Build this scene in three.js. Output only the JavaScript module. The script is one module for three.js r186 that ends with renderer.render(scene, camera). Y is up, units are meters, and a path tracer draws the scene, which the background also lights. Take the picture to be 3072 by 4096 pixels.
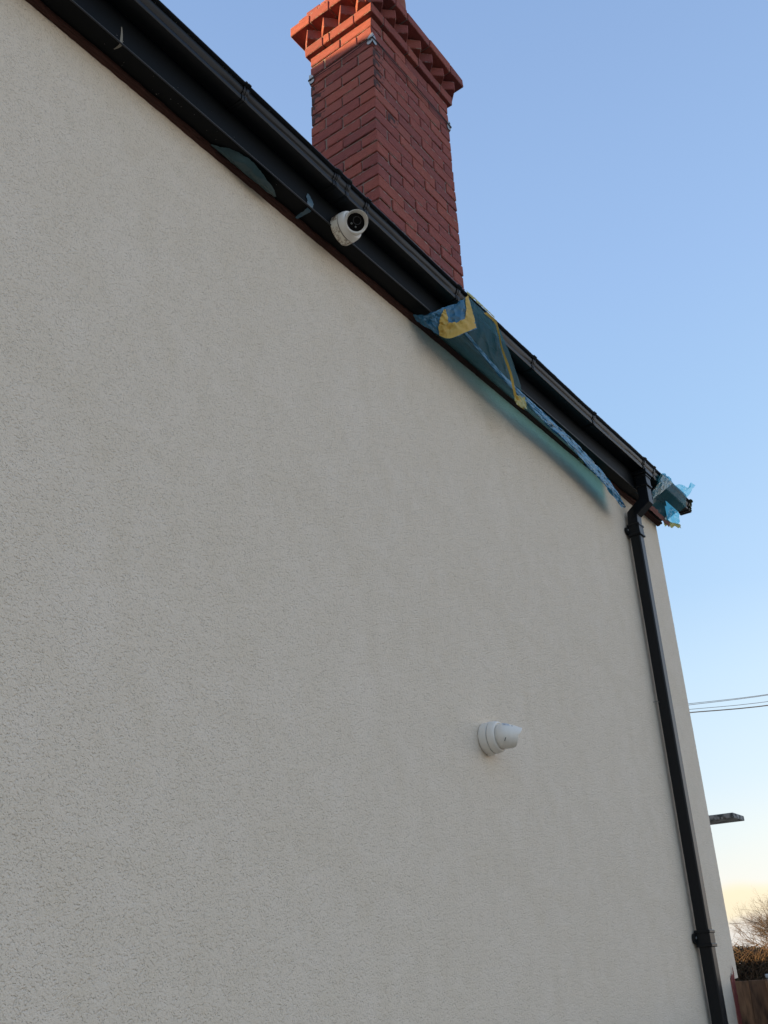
import * as THREE from 'three';
import { mergeGeometries, toCreasedNormals } from 'three/addons/utils/BufferGeometryUtils.js';
import { ImprovedNoise } from 'three/addons/math/ImprovedNoise.js';

// ------------------------------------------------------------------ camera, sky, sun, exposure
const scene = new THREE.Scene();
const E = 1.75;                                   // height of the eye above the ground
const camera = new THREE.PerspectiveCamera(56.22, 0.75, 0.05, 600);
camera.position.set(0, E, 1.93);
camera.up.set(-0.33368, 0.89644, 0.29164);        // the phone is held with a slight tilt
camera.lookAt(0.72999, E + 0.44146, 1.93 - 0.52176);

const EXPOSURE = 2.6;
const SUN = new THREE.Vector3(-1, 0.165, -1.1).normalize();
const sRGB = (r, g, b) => new THREE.Color().setRGB(r / 255, g / 255, b / 255, THREE.SRGBColorSpace);
{
  // evening sky: colour by elevation, with a broad brightening towards the low sun
  const stops = [[-90, 120, 112, 102], [-1, 150, 142, 130], [0, 214, 208, 202], [1.4, 232, 228, 221], [2.0, 238, 230, 215], [2.3, 250, 236, 202], [3.4, 253, 240, 206], [3.9, 243, 244, 236], [6.3, 232, 243, 243],
    [9.5, 214, 236, 250], [15, 197, 227, 251], [20, 178, 214, 249], [28.5, 166, 204, 245], [38, 158, 193, 239], [50, 146, 179, 226], [70, 122, 156, 208], [90, 108, 142, 198]]
    .map(([e, r, g, b]) => [e, sRGB(r, g, b)]);
  const W = 1024, H = 1024, bank = new ImprovedNoise(), d = new Float32Array(W * H * 4), c = new THREE.Color(), v = new THREE.Vector3();
  for (let j = 0; j < H; j++) {
    const el = ((j + 0.5) / H - 0.5) * 180;
    for (let i = 0; i < W; i++) {
      const a0 = (i + 0.5) / W * 2 * Math.PI, low = el > 0 && el < 12 ? Math.min(1, el / 1.5, (12 - el) / 5) : 0;   // the bank is lumpy along the horizon
      const ee = el + low * (0.55 * bank.noise(Math.cos(a0) * 6 + 9, Math.sin(a0) * 6, 2) + 0.3 * bank.noise(Math.cos(a0) * 22 + 9, Math.sin(a0) * 22, el * 0.6));
      let k = 1; while (k < stops.length - 1 && stops[k][0] < ee) k++;
      const t = (ee - stops[k - 1][0]) / (stops[k][0] - stops[k - 1][0]);
      c.copy(stops[k - 1][1]).lerp(stops[k][1], t);
      const az = ((i + 0.5) / W - 0.5) * 2 * Math.PI, e = el * Math.PI / 180;
      v.set(Math.cos(e) * Math.cos(az), Math.sin(e), Math.cos(e) * Math.sin(az));
      const g = Math.max(0, v.dot(SUN)), glow = el > -1 ? 0.9 * Math.pow(g, 4) + 1.4 * Math.pow(g, 24) : 0;
      // warm band added to brighten the wall, widest straight opposite the sun
      const q = Math.max(0, -(v.x * SUN.x + v.z * SUN.z) / Math.hypot(SUN.x, SUN.z)), wallFill = el > -1 ? q * q * q * Math.exp(-Math.pow(el / 27, 2)) : 0;
      const o = (j * W + i) * 4;
      d[o] = (c.r + glow * 1.0 + wallFill * 1.12) / EXPOSURE; d[o + 1] = (c.g + glow * 0.72 + wallFill * 0.96) / EXPOSURE; d[o + 2] = (c.b + glow * 0.42 + wallFill * 0.88) / EXPOSURE; d[o + 3] = 1;
    }
  }
  const sky = new THREE.DataTexture(d, W, H, THREE.RGBAFormat, THREE.FloatType);
  sky.mapping = THREE.EquirectangularReflectionMapping; sky.magFilter = THREE.LinearFilter; sky.minFilter = THREE.LinearFilter;
  sky.wrapS = THREE.RepeatWrapping; sky.needsUpdate = true;
  scene.background = sky; scene.environment = sky;
}
const sun = new THREE.DirectionalLight(new THREE.Color(1, 0.66, 0.31), 4.7);
sun.position.copy(SUN).multiplyScalar(60).add(new THREE.Vector3(3, 5, 0)); sun.target.position.set(3, 5, 0);
sun.castShadow = true; sun.shadow.mapSize.set(2048, 2048);
Object.assign(sun.shadow.camera, { left: -25, right: 25, top: 25, bottom: -25, near: 1, far: 160 });
scene.add(sun, sun.target);

const renderer = new THREE.WebGLRenderer({ antialias: true });
renderer.setSize(768, 1024);
renderer.toneMapping = THREE.LinearToneMapping;
renderer.toneMappingExposure = EXPOSURE;
renderer.shadowMap.enabled = true;

// ------------------------------------------------------------------ helpers
let seed = 12345;
const rnd = () => { seed = (seed * 1664525 + 1013904223) >>> 0; return seed / 4294967296; };
const rr = (a, b) => a + (b - a) * rnd();
const PN = new ImprovedNoise();
const noise = (x, y = 0, z = 0) => PN.noise(x + 31.7, y + 17.3, z + 5.1);
const lerp = (a, b, t) => a + (b - a) * t;
const clamp = (x, a, b) => Math.max(a, Math.min(b, x));
const V = (x, y, z) => new THREE.Vector3(x, y, z);
const col = (r, g, b) => new THREE.Color().setRGB(r, g, b);

const taken = {};
function numbered(n) { const k = taken[n] = (taken[n] ?? -1) + 1; return k ? `${n}_${String(k).padStart(3, '0')}` : n; }
function shade(m) { m.castShadow = true; m.receiveShadow = true; return m; }
// a thing: a Group at its base; geometry of its parts is given in world metres
function thing(name, label, category, base = [0, 0, 0], group) {
  const o = new THREE.Group(); o.name = numbered(name); o.position.set(...base); scene.add(o);
  o.userData = { label, category }; if (group) o.userData.group = group;
  return o;
}
function part(parent, name, geo, mat, label) {
  let root = parent; const off = new THREE.Vector3();
  while (root && root !== scene) { off.add(root.position); root = root.parent; }
  geo.translate(-off.x, -off.y, -off.z);
  const m = shade(new THREE.Mesh(geo, mat)); m.name = name; if (label) m.userData.label = label;
  parent.add(m); return m;
}
function structure(name, geo, mat) { const m = shade(new THREE.Mesh(geo, mat)); m.name = name; m.userData = { kind: 'structure' }; scene.add(m); return m; }
function box(x0, x1, y0, y1, z0, z1) { const g = new THREE.BoxGeometry(x1 - x0, y1 - y0, z1 - z0); g.translate((x0 + x1) / 2, (y0 + y1) / 2, (z0 + z1) / 2); return g; }
// box with chamfered edges, 44 triangles, flat normals
function chamfer(w, h, d, c, jit = 0) {
  const X = w / 2, Y = h / 2, Z = d / 2, P = {}, pos = [];
  for (const sx of [-1, 1]) for (const sy of [-1, 1]) for (const sz of [-1, 1]) {
    const j = () => jit * rr(-1, 1), dx = j(), dy = j(), dz = j();
    P[[sx, sy, sz, 0]] = V(sx * X + dx, sy * (Y - c) + dy, sz * (Z - c) + dz);
    P[[sx, sy, sz, 1]] = V(sx * (X - c) + dx, sy * Y + dy, sz * (Z - c) + dz);
    P[[sx, sy, sz, 2]] = V(sx * (X - c) + dx, sy * (Y - c) + dy, sz * Z + dz);
  }
  const ctr = V(0, 0, 0), n = V(0, 0, 0), e1 = V(0, 0, 0), e2 = V(0, 0, 0);
  const tri = (a, b, q) => {
    e1.subVectors(b, a); e2.subVectors(q, a); n.crossVectors(e1, e2); ctr.copy(a).add(b).add(q);
    if (n.dot(ctr) < 0) [b, q] = [q, b];
    pos.push(a.x, a.y, a.z, b.x, b.y, b.z, q.x, q.y, q.z);
  };
  const quad = (a, b, q, r) => { tri(a, b, q); tri(a, q, r); };
  for (const s of [-1, 1]) {
    quad(P[[s, -1, -1, 0]], P[[s, 1, -1, 0]], P[[s, 1, 1, 0]], P[[s, -1, 1, 0]]);
    quad(P[[-1, s, -1, 1]], P[[1, s, -1, 1]], P[[1, s, 1, 1]], P[[-1, s, 1, 1]]);
    quad(P[[-1, -1, s, 2]], P[[1, -1, s, 2]], P[[1, 1, s, 2]], P[[-1, 1, s, 2]]);
    for (const t of [-1, 1]) {
      quad(P[[s, t, -1, 0]], P[[s, t, 1, 0]], P[[s, t, 1, 1]], P[[s, t, -1, 1]]);
      quad(P[[s, -1, t, 0]], P[[s, 1, t, 0]], P[[s, 1, t, 2]], P[[s, -1, t, 2]]);
      quad(P[[-1, s, t, 1]], P[[1, s, t, 1]], P[[1, s, t, 2]], P[[-1, s, t, 2]]);
      for (const u of [-1, 1]) tri(P[[s, t, u, 0]], P[[s, t, u, 1]], P[[s, t, u, 2]]);
    }
  }
  const g = new THREE.BufferGeometry(); g.setAttribute('position', new THREE.Float32BufferAttribute(pos, 3)); g.computeVertexNormals();
  return g;
}
// uv in metres, projected along the main axis of each face
function boxUV(g, s = 1, ou = 0, ov = 0) {
  const p = g.attributes.position, n = g.attributes.normal, uv = new Float32Array(p.count * 2);
  for (let i = 0; i < p.count; i++) {
    const ax = Math.abs(n.getX(i)), ay = Math.abs(n.getY(i)), az = Math.abs(n.getZ(i));
    const [u, v] = ax > ay && ax > az ? [p.getZ(i), p.getY(i)] : ay > az ? [p.getX(i), p.getZ(i)] : [p.getX(i), p.getY(i)];
    uv[2 * i] = u * s + ou; uv[2 * i + 1] = v * s + ov;
  }
  g.setAttribute('uv', new THREE.BufferAttribute(uv, 2)); return g;
}
const strip = (g) => { const q = g.index ? g.toNonIndexed() : g; for (const k of Object.keys(q.attributes)) if (!['position', 'normal'].includes(k)) q.deleteAttribute(k); return q; };
const merge = (a) => mergeGeometries(a.map(strip));
function tube(pts, r, seg = 6, n = 0, closed = false) { return new THREE.TubeGeometry(new THREE.CatmullRomCurve3(pts, closed), n || pts.length * 4, r, seg, closed); }
function lathe(profile, n = 48) { return new THREE.LatheGeometry(profile.map(([r, y]) => new THREE.Vector2(r, y)), n); }
// a surface from a function (u, v) -> Vector3
function surface(f, nu, nv) {
  const pos = [], uv = [], idx = [];
  for (let j = 0; j <= nv; j++) for (let i = 0; i <= nu; i++) { const p = f(i / nu, j / nv); pos.push(p.x, p.y, p.z); uv.push(i / nu, j / nv); }
  for (let j = 0; j < nv; j++) for (let i = 0; i < nu; i++) { const a = j * (nu + 1) + i, b = a + 1, c = a + nu + 1, d = c + 1; idx.push(a, b, d, a, d, c); }
  const g = new THREE.BufferGeometry(); g.setAttribute('position', new THREE.Float32BufferAttribute(pos, 3)); g.setAttribute('uv', new THREE.Float32BufferAttribute(uv, 2));
  g.setIndex(idx); g.computeVertexNormals(); return g;
}
// textures: tileable value noise on a lattice
function lattice(n, s) { let q = s; const a = new Float32Array(n * n); for (let i = 0; i < n * n; i++) { q = (q * 1664525 + 1013904223) >>> 0; a[i] = q / 4294967296; } return a; }
function vnoise(L, n, x, y) {
  const xi = Math.floor(x), yi = Math.floor(y), fx = x - xi, fy = y - yi, sx = fx * fx * (3 - 2 * fx), sy = fy * fy * (3 - 2 * fy);
  const m = (k) => ((k % n) + n) % n, a = L[m(yi) * n + m(xi)], b = L[m(yi) * n + m(xi + 1)], c = L[m(yi + 1) * n + m(xi)], d = L[m(yi + 1) * n + m(xi + 1)];
  return lerp(lerp(a, b, sx), lerp(c, d, sx), sy);
}
function texture(W, H, f, srgb) {
  const d = new Uint8Array(W * H * 4);
  for (let j = 0; j < H; j++) for (let i = 0; i < W; i++) { const c = f(i / W, j / H), o = (j * W + i) * 4; const a = Array.isArray(c) ? c : [c, c, c]; for (let k = 0; k < 3; k++) d[o + k] = clamp(Math.round(a[k] * 255), 0, 255); d[o + 3] = 255; }
  const t = new THREE.DataTexture(d, W, H); t.wrapS = t.wrapT = THREE.RepeatWrapping; t.magFilter = THREE.LinearFilter; t.minFilter = THREE.LinearMipmapLinearFilter; t.generateMipmaps = true;
  if (srgb) t.colorSpace = THREE.SRGBColorSpace; t.needsUpdate = true; return t;
}
const L1 = lattice(256, 7), L2 = lattice(128, 77), L3 = lattice(64, 777), L4 = lattice(512, 7777), L5 = lattice(16, 99), L6 = lattice(32, 991);

// ------------------------------------------------------------------ materials
// scraped render: sand grain with short torn pits
const L8 = lattice(256, 171), L9 = lattice(8, 5);
const renderHeight = (u, v) => {
  const wx = 1.3 * vnoise(L1, 256, u * 160, v * 160), wy = 1.3 * vnoise(L1, 256, v * 160 + 9, u * 160 + 4);
  const a = vnoise(L3, 64, u * 192 + v * 256 + wx, v * 192 - u * 256 + wy), b = vnoise(L2, 128, u * 384 + v * 512 + wx, v * 384 - u * 512 + wy), c = vnoise(L6, 32, u * 96 - v * 128 + wy, v * 96 + u * 128 - wx);
  const pit = Math.max(0, 0.30 - a) / 0.30, pit2 = Math.max(0, 0.20 - c) / 0.20;
  return clamp(0.66 + 0.22 * (b - 0.5) + 0.22 * (a - 0.5) - 0.55 * pit - 0.35 * pit2, 0, 1);
};
const wallBump = texture(2048, 2048, renderHeight);
// sand-coloured grain with dark specks painted in for the shade of the pits, and faint uneven patches of drying
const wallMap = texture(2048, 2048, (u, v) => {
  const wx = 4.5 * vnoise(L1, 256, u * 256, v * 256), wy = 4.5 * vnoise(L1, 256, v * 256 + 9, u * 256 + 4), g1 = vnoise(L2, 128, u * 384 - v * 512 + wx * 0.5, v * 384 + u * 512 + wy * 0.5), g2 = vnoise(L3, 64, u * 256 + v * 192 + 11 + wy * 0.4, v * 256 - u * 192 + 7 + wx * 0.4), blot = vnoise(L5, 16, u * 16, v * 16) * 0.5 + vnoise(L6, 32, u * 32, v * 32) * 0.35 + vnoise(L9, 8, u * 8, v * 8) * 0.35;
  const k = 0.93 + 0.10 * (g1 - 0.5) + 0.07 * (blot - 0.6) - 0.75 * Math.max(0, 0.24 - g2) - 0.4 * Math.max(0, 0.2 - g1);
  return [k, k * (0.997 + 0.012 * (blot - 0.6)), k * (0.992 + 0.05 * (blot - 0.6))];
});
const M = {};
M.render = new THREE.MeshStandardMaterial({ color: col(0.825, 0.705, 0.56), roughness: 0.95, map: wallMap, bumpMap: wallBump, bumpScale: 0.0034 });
M.pvc = new THREE.MeshPhysicalMaterial({ color: col(0.007, 0.008, 0.0095), roughness: 0.34, specularIntensity: 0.45 });
M.pvcDull = new THREE.MeshPhysicalMaterial({ color: col(0.006, 0.007, 0.008), roughness: 0.5, specularIntensity: 0.22 });
const brickTex = texture(1024, 256, (u, v) => {
  const f = vnoise(L4, 512, u * 256, v * 64), m = vnoise(L2, 128, u * 64, v * 16), c = vnoise(L6, 32, u * 32, v * 8), s = vnoise(L3, 64, u * 64, 3), s2 = vnoise(L3, 64, u * 64, 11);
  const r = 0.80 + 0.22 * (f - 0.5) + 0.2 * (m - 0.5) + 0.14 * (c - 0.5);
  // smears of pale mortar with ragged outlines near the top and bottom arris
  const lim = 0.02 + 0.20 * Math.max(0, s - 0.42) + 0.06 * (f - 0.5), lim2 = 0.10 * Math.max(0, s2 - 0.5) + 0.05 * (f - 0.5);
  if (1 - v < lim || v < lim2) { const q = 0.85 + 0.4 * (f - 0.5); return [0.34 * q, 0.225 * q, 0.195 * q]; }
  const g = f > 0.86 && m > 0.6 ? 0.5 : 1;   // pores
  return [0.33 * r * g, 0.084 * r * g, 0.064 * r * g];
});
const sootTex = texture(512, 256, (u, v) => {
  const f = vnoise(L4, 512, u * 128, v * 64), m = vnoise(L2, 128, u * 14, v * 7), q = vnoise(L3, 64, u * 5 + 3, v * 3);
  const k = 0.8 + 0.25 * (f - 0.5), s = clamp((0.75 * m + 0.5 * q + 0.25 * f - 0.35 - 0.9 * u) * 2.4, 0, 0.9);
  return [k * lerp(1, 0.12, s), k * 0.86 * lerp(1, 0.26, s), k * 0.86 * lerp(1, 0.32, s)];
});
const brickBump = texture(512, 256, (u, v) => 0.5 + 0.4 * (vnoise(L4, 512, u * 256, v * 128) - 0.5) + 0.5 * (vnoise(L2, 128, u * 64, v * 32) - 0.5));
const brickMats = [[1, 1, 1], [0.9, 0.9, 0.98], [1.1, 1.14, 1.06], [0.8, 0.82, 0.92], [0.97, 1.06, 1.2]]
  .map((c) => new THREE.MeshStandardMaterial({ color: col(...c), roughness: 0.9, map: brickTex, bumpMap: brickBump, bumpScale: 0.0018 }));
const brickSoot = new THREE.MeshStandardMaterial({ color: col(0.34, 0.115, 0.09), roughness: 0.92, map: sootTex, bumpMap: brickBump, bumpScale: 0.0018 });
M.mortar = new THREE.MeshStandardMaterial({ color: col(0.23, 0.175, 0.15), roughness: 1 });
M.mortarPale = new THREE.MeshStandardMaterial({ color: col(0.36, 0.27, 0.19), roughness: 1 });

// ------------------------------------------------------------------ ground
{
  const g = new THREE.PlaneGeometry(900, 900); g.rotateX(-Math.PI / 2);
  structure('ground', g, new THREE.MeshStandardMaterial({ color: col(0.19, 0.175, 0.14), roughness: 1 }));
}

// ------------------------------------------------------------------ house: rendered wall, roof, eaves boards
const XC = 5.845;                                    // outer corner of the wall
const house = thing('house', 'house with pale textured rendered wall and black eaves', 'house', [0, 0, 0]);
{
  // brick core behind the render, then the render skin; the skin stops short of the corner below the fence top
  part(house, 'brick_core', boxUV(box(-4, XC - 0.014, 0, E + 2.74, -0.3, -0.014)), new THREE.MeshStandardMaterial({ color: col(0.27, 0.085, 0.06), roughness: 1, bumpMap: brickBump, bumpScale: 0.006 }));
  const y1 = E + 2.735, yn = E - 0.045, s = [], N = 420;
  // the torn edge of the render below, then the grainy outer arris above it
  for (let i = 0; i <= 60; i++) { const y = lerp(0, yn, i / 60); s.push(new THREE.Vector2(5.712 + 0.006 * noise(y * 14) + 0.004 * noise(y * 60), y)); }
  s.push(new THREE.Vector2(5.74, yn + 0.004), new THREE.Vector2(5.79, yn - 0.003));
  for (let i = 0; i <= N; i++) { const y = lerp(yn, y1, i / N); s.push(new THREE.Vector2(XC + 0.0022 * noise(y * 90, 3) + 0.0018 * noise(y * 260, 8), y)); }
  s.push(new THREE.Vector2(-4, y1), new THREE.Vector2(-4, 0));
  const g = new THREE.ExtrudeGeometry(new THREE.Shape(s), { depth: 0.0135, bevelEnabled: false, curveSegments: 1 }); g.translate(0, 0, -0.0135);
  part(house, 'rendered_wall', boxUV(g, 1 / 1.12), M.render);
  const side = new THREE.BoxGeometry(0.0135, y1 - yn, 7.7); side.translate(XC - 0.00725, (yn + y1) / 2, -3.865);
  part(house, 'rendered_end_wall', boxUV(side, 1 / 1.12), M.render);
  part(house, 'rear_wall', box(-4, XC - 0.014, 0, E + 2.74, -7.7, -7.4), M.render);
  part(house, 'far_end_wall', box(-4, -3.7, 0, E + 2.74, -7.39, -0.31), M.render);
  part(house, 'end_core', box(XC - 0.3, XC - 0.0145, 0, E + 2.74, -7.39, -0.31), M.mortar);
  // roof: two slopes up to a ridge; the chimney breaks through the front one
  const slope = (z0, y0, z1, y1b) => { const sh = new THREE.Shape([new THREE.Vector2(z0, y0), new THREE.Vector2(z1, y1b), new THREE.Vector2(z1, y1b + 0.09), new THREE.Vector2(z0, y0 + 0.09)]); const q = new THREE.ExtrudeGeometry(sh, { depth: XC + 4.1, bevelEnabled: false }); q.rotateY(-Math.PI / 2); q.translate(XC + 0.05, 0, 0); return q; };
  const roofMat = new THREE.MeshStandardMaterial({ color: col(0.07, 0.06, 0.055), roughness: 0.9 });
  const roof = part(house, 'roof', merge([slope(0.08, E + 2.84, -3.9, E + 4.88), slope(-7.8, E + 2.84, -3.901, E + 4.88)]), roofMat);
  const gab = new THREE.Shape([new THREE.Vector2(-7.4, E + 2.741), new THREE.Vector2(-0.02, E + 2.741), new THREE.Vector2(-0.02, E + 2.85), new THREE.Vector2(-3.9, E + 4.85), new THREE.Vector2(-7.4, E + 2.95)]);
  const gg = new THREE.ExtrudeGeometry(gab, { depth: 0.28, bevelEnabled: false }); gg.rotateY(-Math.PI / 2); const g1 = gg.clone().translate(XC - 0.01, 0, 0), g2 = gg.clone().translate(-3.7, 0, 0);
  part(house, 'gable', g1, M.render); part(house, 'gable', g2, M.render);
  const rt = tube([V(-4.05, E + 4.965, -3.9), V(1, E + 4.965, -3.9), V(XC + 0.05, E + 4.965, -3.9)], 0.07, 10, 12); part(house, 'ridge', rt, roofMat);
}
// ragged reddish brick and timber edge left unrendered under the soffit
const stripMat = new THREE.MeshStandardMaterial({ color: col(0.165, 0.062, 0.042), roughness: 0.95, bumpMap: texture(512, 512, (u, v) => vnoise(L2, 128, u * 32, v * 128) * 0.6 + vnoise(L4, 512, u * 128, v * 512) * 0.4), bumpScale: 0.006, map: texture(512, 512, (u, v) => { const q = vnoise(L2, 128, u * 24, v * 96), w = vnoise(L4, 512, u * 256, v * 256), k = 0.62 + 0.5 * (q - 0.4) + 0.2 * (w - 0.5); return w > 0.93 && q > 0.6 ? [1, 0.95, 0.8] : [k, k * (0.8 + 0.3 * q), k * (0.75 + 0.4 * q)]; }) });
{
  const N = 700, ring = 7, pos = [], idx = [], uv = [];
  for (let i = 0; i <= N; i++) {
    const x = lerp(-3.9, XC + 0.035, i / N), wide = lerp(0.02, 0.034, clamp((x - 5.3) / 0.25, 0, 1)), a = 0.0035 * noise(x * 5, 1) + 0.003 * noise(x * 23, 2), b = 0.003 * noise(x * 7, 4) + 0.0025 * noise(x * 40, 5), q = 0.002 * noise(x * 60, 9);
    const prof = [[-0.004, 2.7302], [-0.004, 2.708 + b], [0.004, 2.7065 + b + q], [wide * 0.45 + a, 2.709 + a], [wide * 0.6 + q, 2.7145 + q], [wide + a, 2.716 + b], [wide + a + q, 2.7302]];
    prof.forEach(([z, y], k) => { pos.push(x, E + y, z); uv.push(x / 0.5, k / 7); });
    if (i) for (let k = 0; k < ring - 1; k++) { const o = (i - 1) * ring + k; idx.push(o, o + 1, o + ring + 1, o, o + ring + 1, o + ring); }
  }
  const g = new THREE.BufferGeometry(); g.setAttribute('position', new THREE.Float32BufferAttribute(pos, 3)); g.setAttribute('uv', new THREE.Float32BufferAttribute(uv, 2)); g.setIndex(idx); g.computeVertexNormals();
  part(house, 'wall_plate_edge', toCreasedNormals(g, 0.6), stripMat);
  part(house, 'soffit', box(-3.95, 5.335, E + 2.7305, E + 2.74, -0.01, 0.0895), M.pvcDull);
  const f = new THREE.Shape([new THREE.Vector2(0.082, 2.7265), new THREE.Vector2(0.0915, 2.7262), new THREE.Vector2(0.0948, 2.7274), new THREE.Vector2(0.0950, 2.7296), new THREE.Vector2(0.0905, 2.7315), new THREE.Vector2(0.0905, 2.925), new THREE.Vector2(0.076, 2.925), new THREE.Vector2(0.076, 2.7405), new THREE.Vector2(0.082, 2.7405)].map((p) => p.setY(p.y + E)));
  const fg = new THREE.ExtrudeGeometry(f, { depth: 9.29, bevelEnabled: false }); fg.rotateY(-Math.PI / 2); fg.translate(5.34, 0, 0);
  part(house, 'fascia', fg, M.pvcDull);
  const bead = new THREE.CylinderGeometry(0.0032, 0.0032, 9.2, 8); bead.rotateZ(Math.PI / 2); bead.translate(0.735, E + 2.7285, 0.0945); part(house, 'fascia_bead', bead, new THREE.MeshPhysicalMaterial({ color: col(0.02, 0.021, 0.023), roughness: 0.3 }));
  part(house, 'rafter_end_board', box(5.345, XC + 0.03, E + 2.735, E + 2.9, -0.005, 0.075), M.pvcDull);
}

// ------------------------------------------------------------------ chimney
const CX0 = 2.777, CX1 = 3.518, CZ = -0.425, CT = E + 4.588;
const chimney = thing('brick_chimney', 'tall red brick chimney with dog-tooth brick cornice above black gutter', 'chimney', [CX0, E + 2.6, 0]);
{
  const P = 0.0751, BH = 0.0665, T = 0.1, U = 0.2117, gap = 0.0068;
  const uvBrick = (g, h, off) => {
    const p = g.attributes.position, n = g.attributes.normal, uv = new Float32Array(p.count * 2);
    for (let i = 0; i < p.count; i++) { const ax = Math.abs(n.getX(i)) > Math.abs(n.getZ(i)); const flat = Math.abs(n.getY(i)) > 0.8; uv[2 * i] = (ax ? p.getZ(i) : p.getX(i)) / 0.9 + off; uv[2 * i + 1] = flat ? 0.5 + p.getZ(i) / 0.3 : clamp(p.getY(i) / h + 0.5, 0.01, 0.99); }
    g.setAttribute('uv', new THREE.BufferAttribute(uv, 2)); return g;
  };
  const cache = {};
  const brickGeo = (w, h, d, v) => cache[[w.toFixed(3), h, d.toFixed(3), v]] ??= uvBrick(chamfer(w, h, d, 0.0035, 0.0022), h, v * 0.137);
  const sootGeo = (w, h, d, side) => cache[['soot', w.toFixed(3), d.toFixed(3), side]] ??= (() => {
    const g = chamfer(w, h, d, 0.003, 0.001), p = g.attributes.position, n = g.attributes.normal, uv = new Float32Array(p.count * 2);
    for (let i = 0; i < p.count; i++) { const ax = Math.abs(n.getX(i)) > Math.abs(n.getZ(i)); const t = side ? (ax ? p.getZ(i) / d + 0.5 : 0.95) : ax ? 0.95 : (p.getX(i) / w + 0.5) * (w > 0.15 ? 1 : 0.55); uv[2 * i] = clamp(t, 0.02, 0.97); uv[2 * i + 1] = clamp(p.getY(i) / h + 0.5, 0.02, 0.98); }
    g.setAttribute('uv', new THREE.BufferAttribute(uv, 2)); return g;
  })();
  let nth = 0;
  function brick(x0, x1, y, z0, z1, opt = {}) {
    const h = opt.h ?? BH, w = x1 - x0 - gap, d = z1 - z0 - gap * (opt.gz ?? 1);
    const v = (nth * 7 + 3) % 6, m = shade(opt.soot ? new THREE.Mesh(sootGeo(w, h, d, opt.soot === 'side'), brickSoot) : new THREE.Mesh(brickGeo(w, h, d, v), brickMats[(nth * 11 + (nth >> 2)) % 5]));
    m.name = nth ? `brick_${String(nth).padStart(3, '0')}` : 'brick'; nth++;
    m.position.set((x0 + x1) / 2 - CX0 + rr(-1, 1) * 0.0012, y + h / 2 - (E + 2.6) + rr(-1, 1) * 0.0008, (z0 + z1) / 2 + rr(-1, 1) * 0.0015);
    if (opt.turn) m.rotation.y = opt.turn; else m.rotation.y = rr(-1, 1) * 0.004;
    chimney.add(m); return m;
  }
  const rear = [];
  const rearBrick = (x0, x1, y, z0, z1) => { const g = brickGeo(x1 - x0 - gap, BH, z1 - z0 - gap, 1).clone(); g.translate((x0 + x1) / 2, y + BH / 2, (z0 + z1) / 2); rear.push(g); };
  const NC = 24;
  for (let k = 0; k < NC; k++) {
    const y = CT - (k + 1) * P + 0.004, A = k % 2 === 0, hi = y - E;
    // the near corner and the far left edge carry soot below the lashing wire
    const sootC = k >= 3 && k <= 6 ? 'corner' : undefined, sootL = k >= 3 && k <= 6 ? 'side' : undefined;
    if (A) {
      brick(CX0, CX0 + T, y, -U, 0.0, { soot: sootC }); brick(CX0, CX0 + T, y, 2 * -U, -U, { soot: sootL });
      for (let i = 0; i < 3; i++) brick(CX0 + T + i * U + 0.006, CX0 + T + (i + 1) * U + 0.006, y, -T, 0, { soot: k === 8 && i === 0 ? 'corner' : undefined });
      rearBrick(CX1 - T, CX1, y, -2 * U + T, -T); for (let i = 0; i < 3; i++) rearBrick(CX0 + T + i * U, CX0 + T + (i + 1) * U, y, CZ, CZ + T);
    } else {
      for (let i = 0; i < 3; i++) brick(CX0 + i * U, CX0 + (i + 1) * U, y, -T, 0, { soot: i === 0 ? sootC : undefined });
      brick(CX0, CX0 + T, y, CZ + T + 0.001, -T, {}); brick(CX0, CX0 + U, y, CZ, CZ + T, { soot: sootL });
      brick(CX1 - T, CX1, y, -U, 0, {}); rearBrick(CX1 - T, CX1, y, -2 * U, -U); rearBrick(CX0 + U, CX0 + 2 * U, y, CZ, CZ + T); rearBrick(CX0 + 2 * U, CX1 - T, y, CZ, CZ + T);
    }
  }
  // oversailing courses: a ring of bricks set out by q
  function ringCourse(y, q, h, pieces) {
    const x0 = CX0 - q, x1 = CX1 + q, z0 = CZ - q, D = 0.1 + q;
    let a = x0; for (const f of pieces.front) { const b = x0 + f * (x1 - x0); brick(a, b, y, -D + q, q, { h }); a = b; }
    a = q - D - 0.0; const zl = z0; let z = a; for (const f of pieces.side) { const b = a + f * (zl - a); brick(x0, x0 + D, y, b, z, { h }); z = b; }
    brick(x1 - D, x1, y, z0 + D, -D + q, { h }); brick(x0 + D, (x0 + x1) / 2, y, z0, z0 + D, { h }); brick((x0 + x1) / 2, x1, y, z0, z0 + D, { h });
  }
  ringCourse(E + 4.5935, 0.023, 0.064, { front: [0.15, 0.43, 0.56, 0.84, 1], side: [0.48, 0.62, 1] });
  ringCourse(E + 4.749, 0.08, 0.064, { front: [0.24, 0.36, 0.6, 0.84, 1], side: [0.3, 0.64, 1] });
  ringCourse(E + 4.821, 0.05, 0.064, { front: [0.13, 0.38, 0.62, 0.88, 1], side: [0.45, 0.6, 1] });
  ringCourse(E + 4.893, 0.015, 0.064, { front: [0.26, 0.5, 0.75, 1], side: [0.4, 0.7, 1] });
  // dog-tooth course: bricks laid at 45 degrees, one corner of each standing out
  const ty = E + 4.669, s = 0.1, half = s / Math.SQRT2;
  const tooth = (cx, cz) => brick(cx - 0.05, cx + 0.05, ty, cz - 0.05, cz + 0.05, { h: 0.068, turn: Math.PI / 4, gz: 1 });
  for (const x of [2.806, 2.926, 3.042, 3.163, 3.277, 3.395, 3.512]) tooth(x, 0.062 - half + 0.004);
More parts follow.
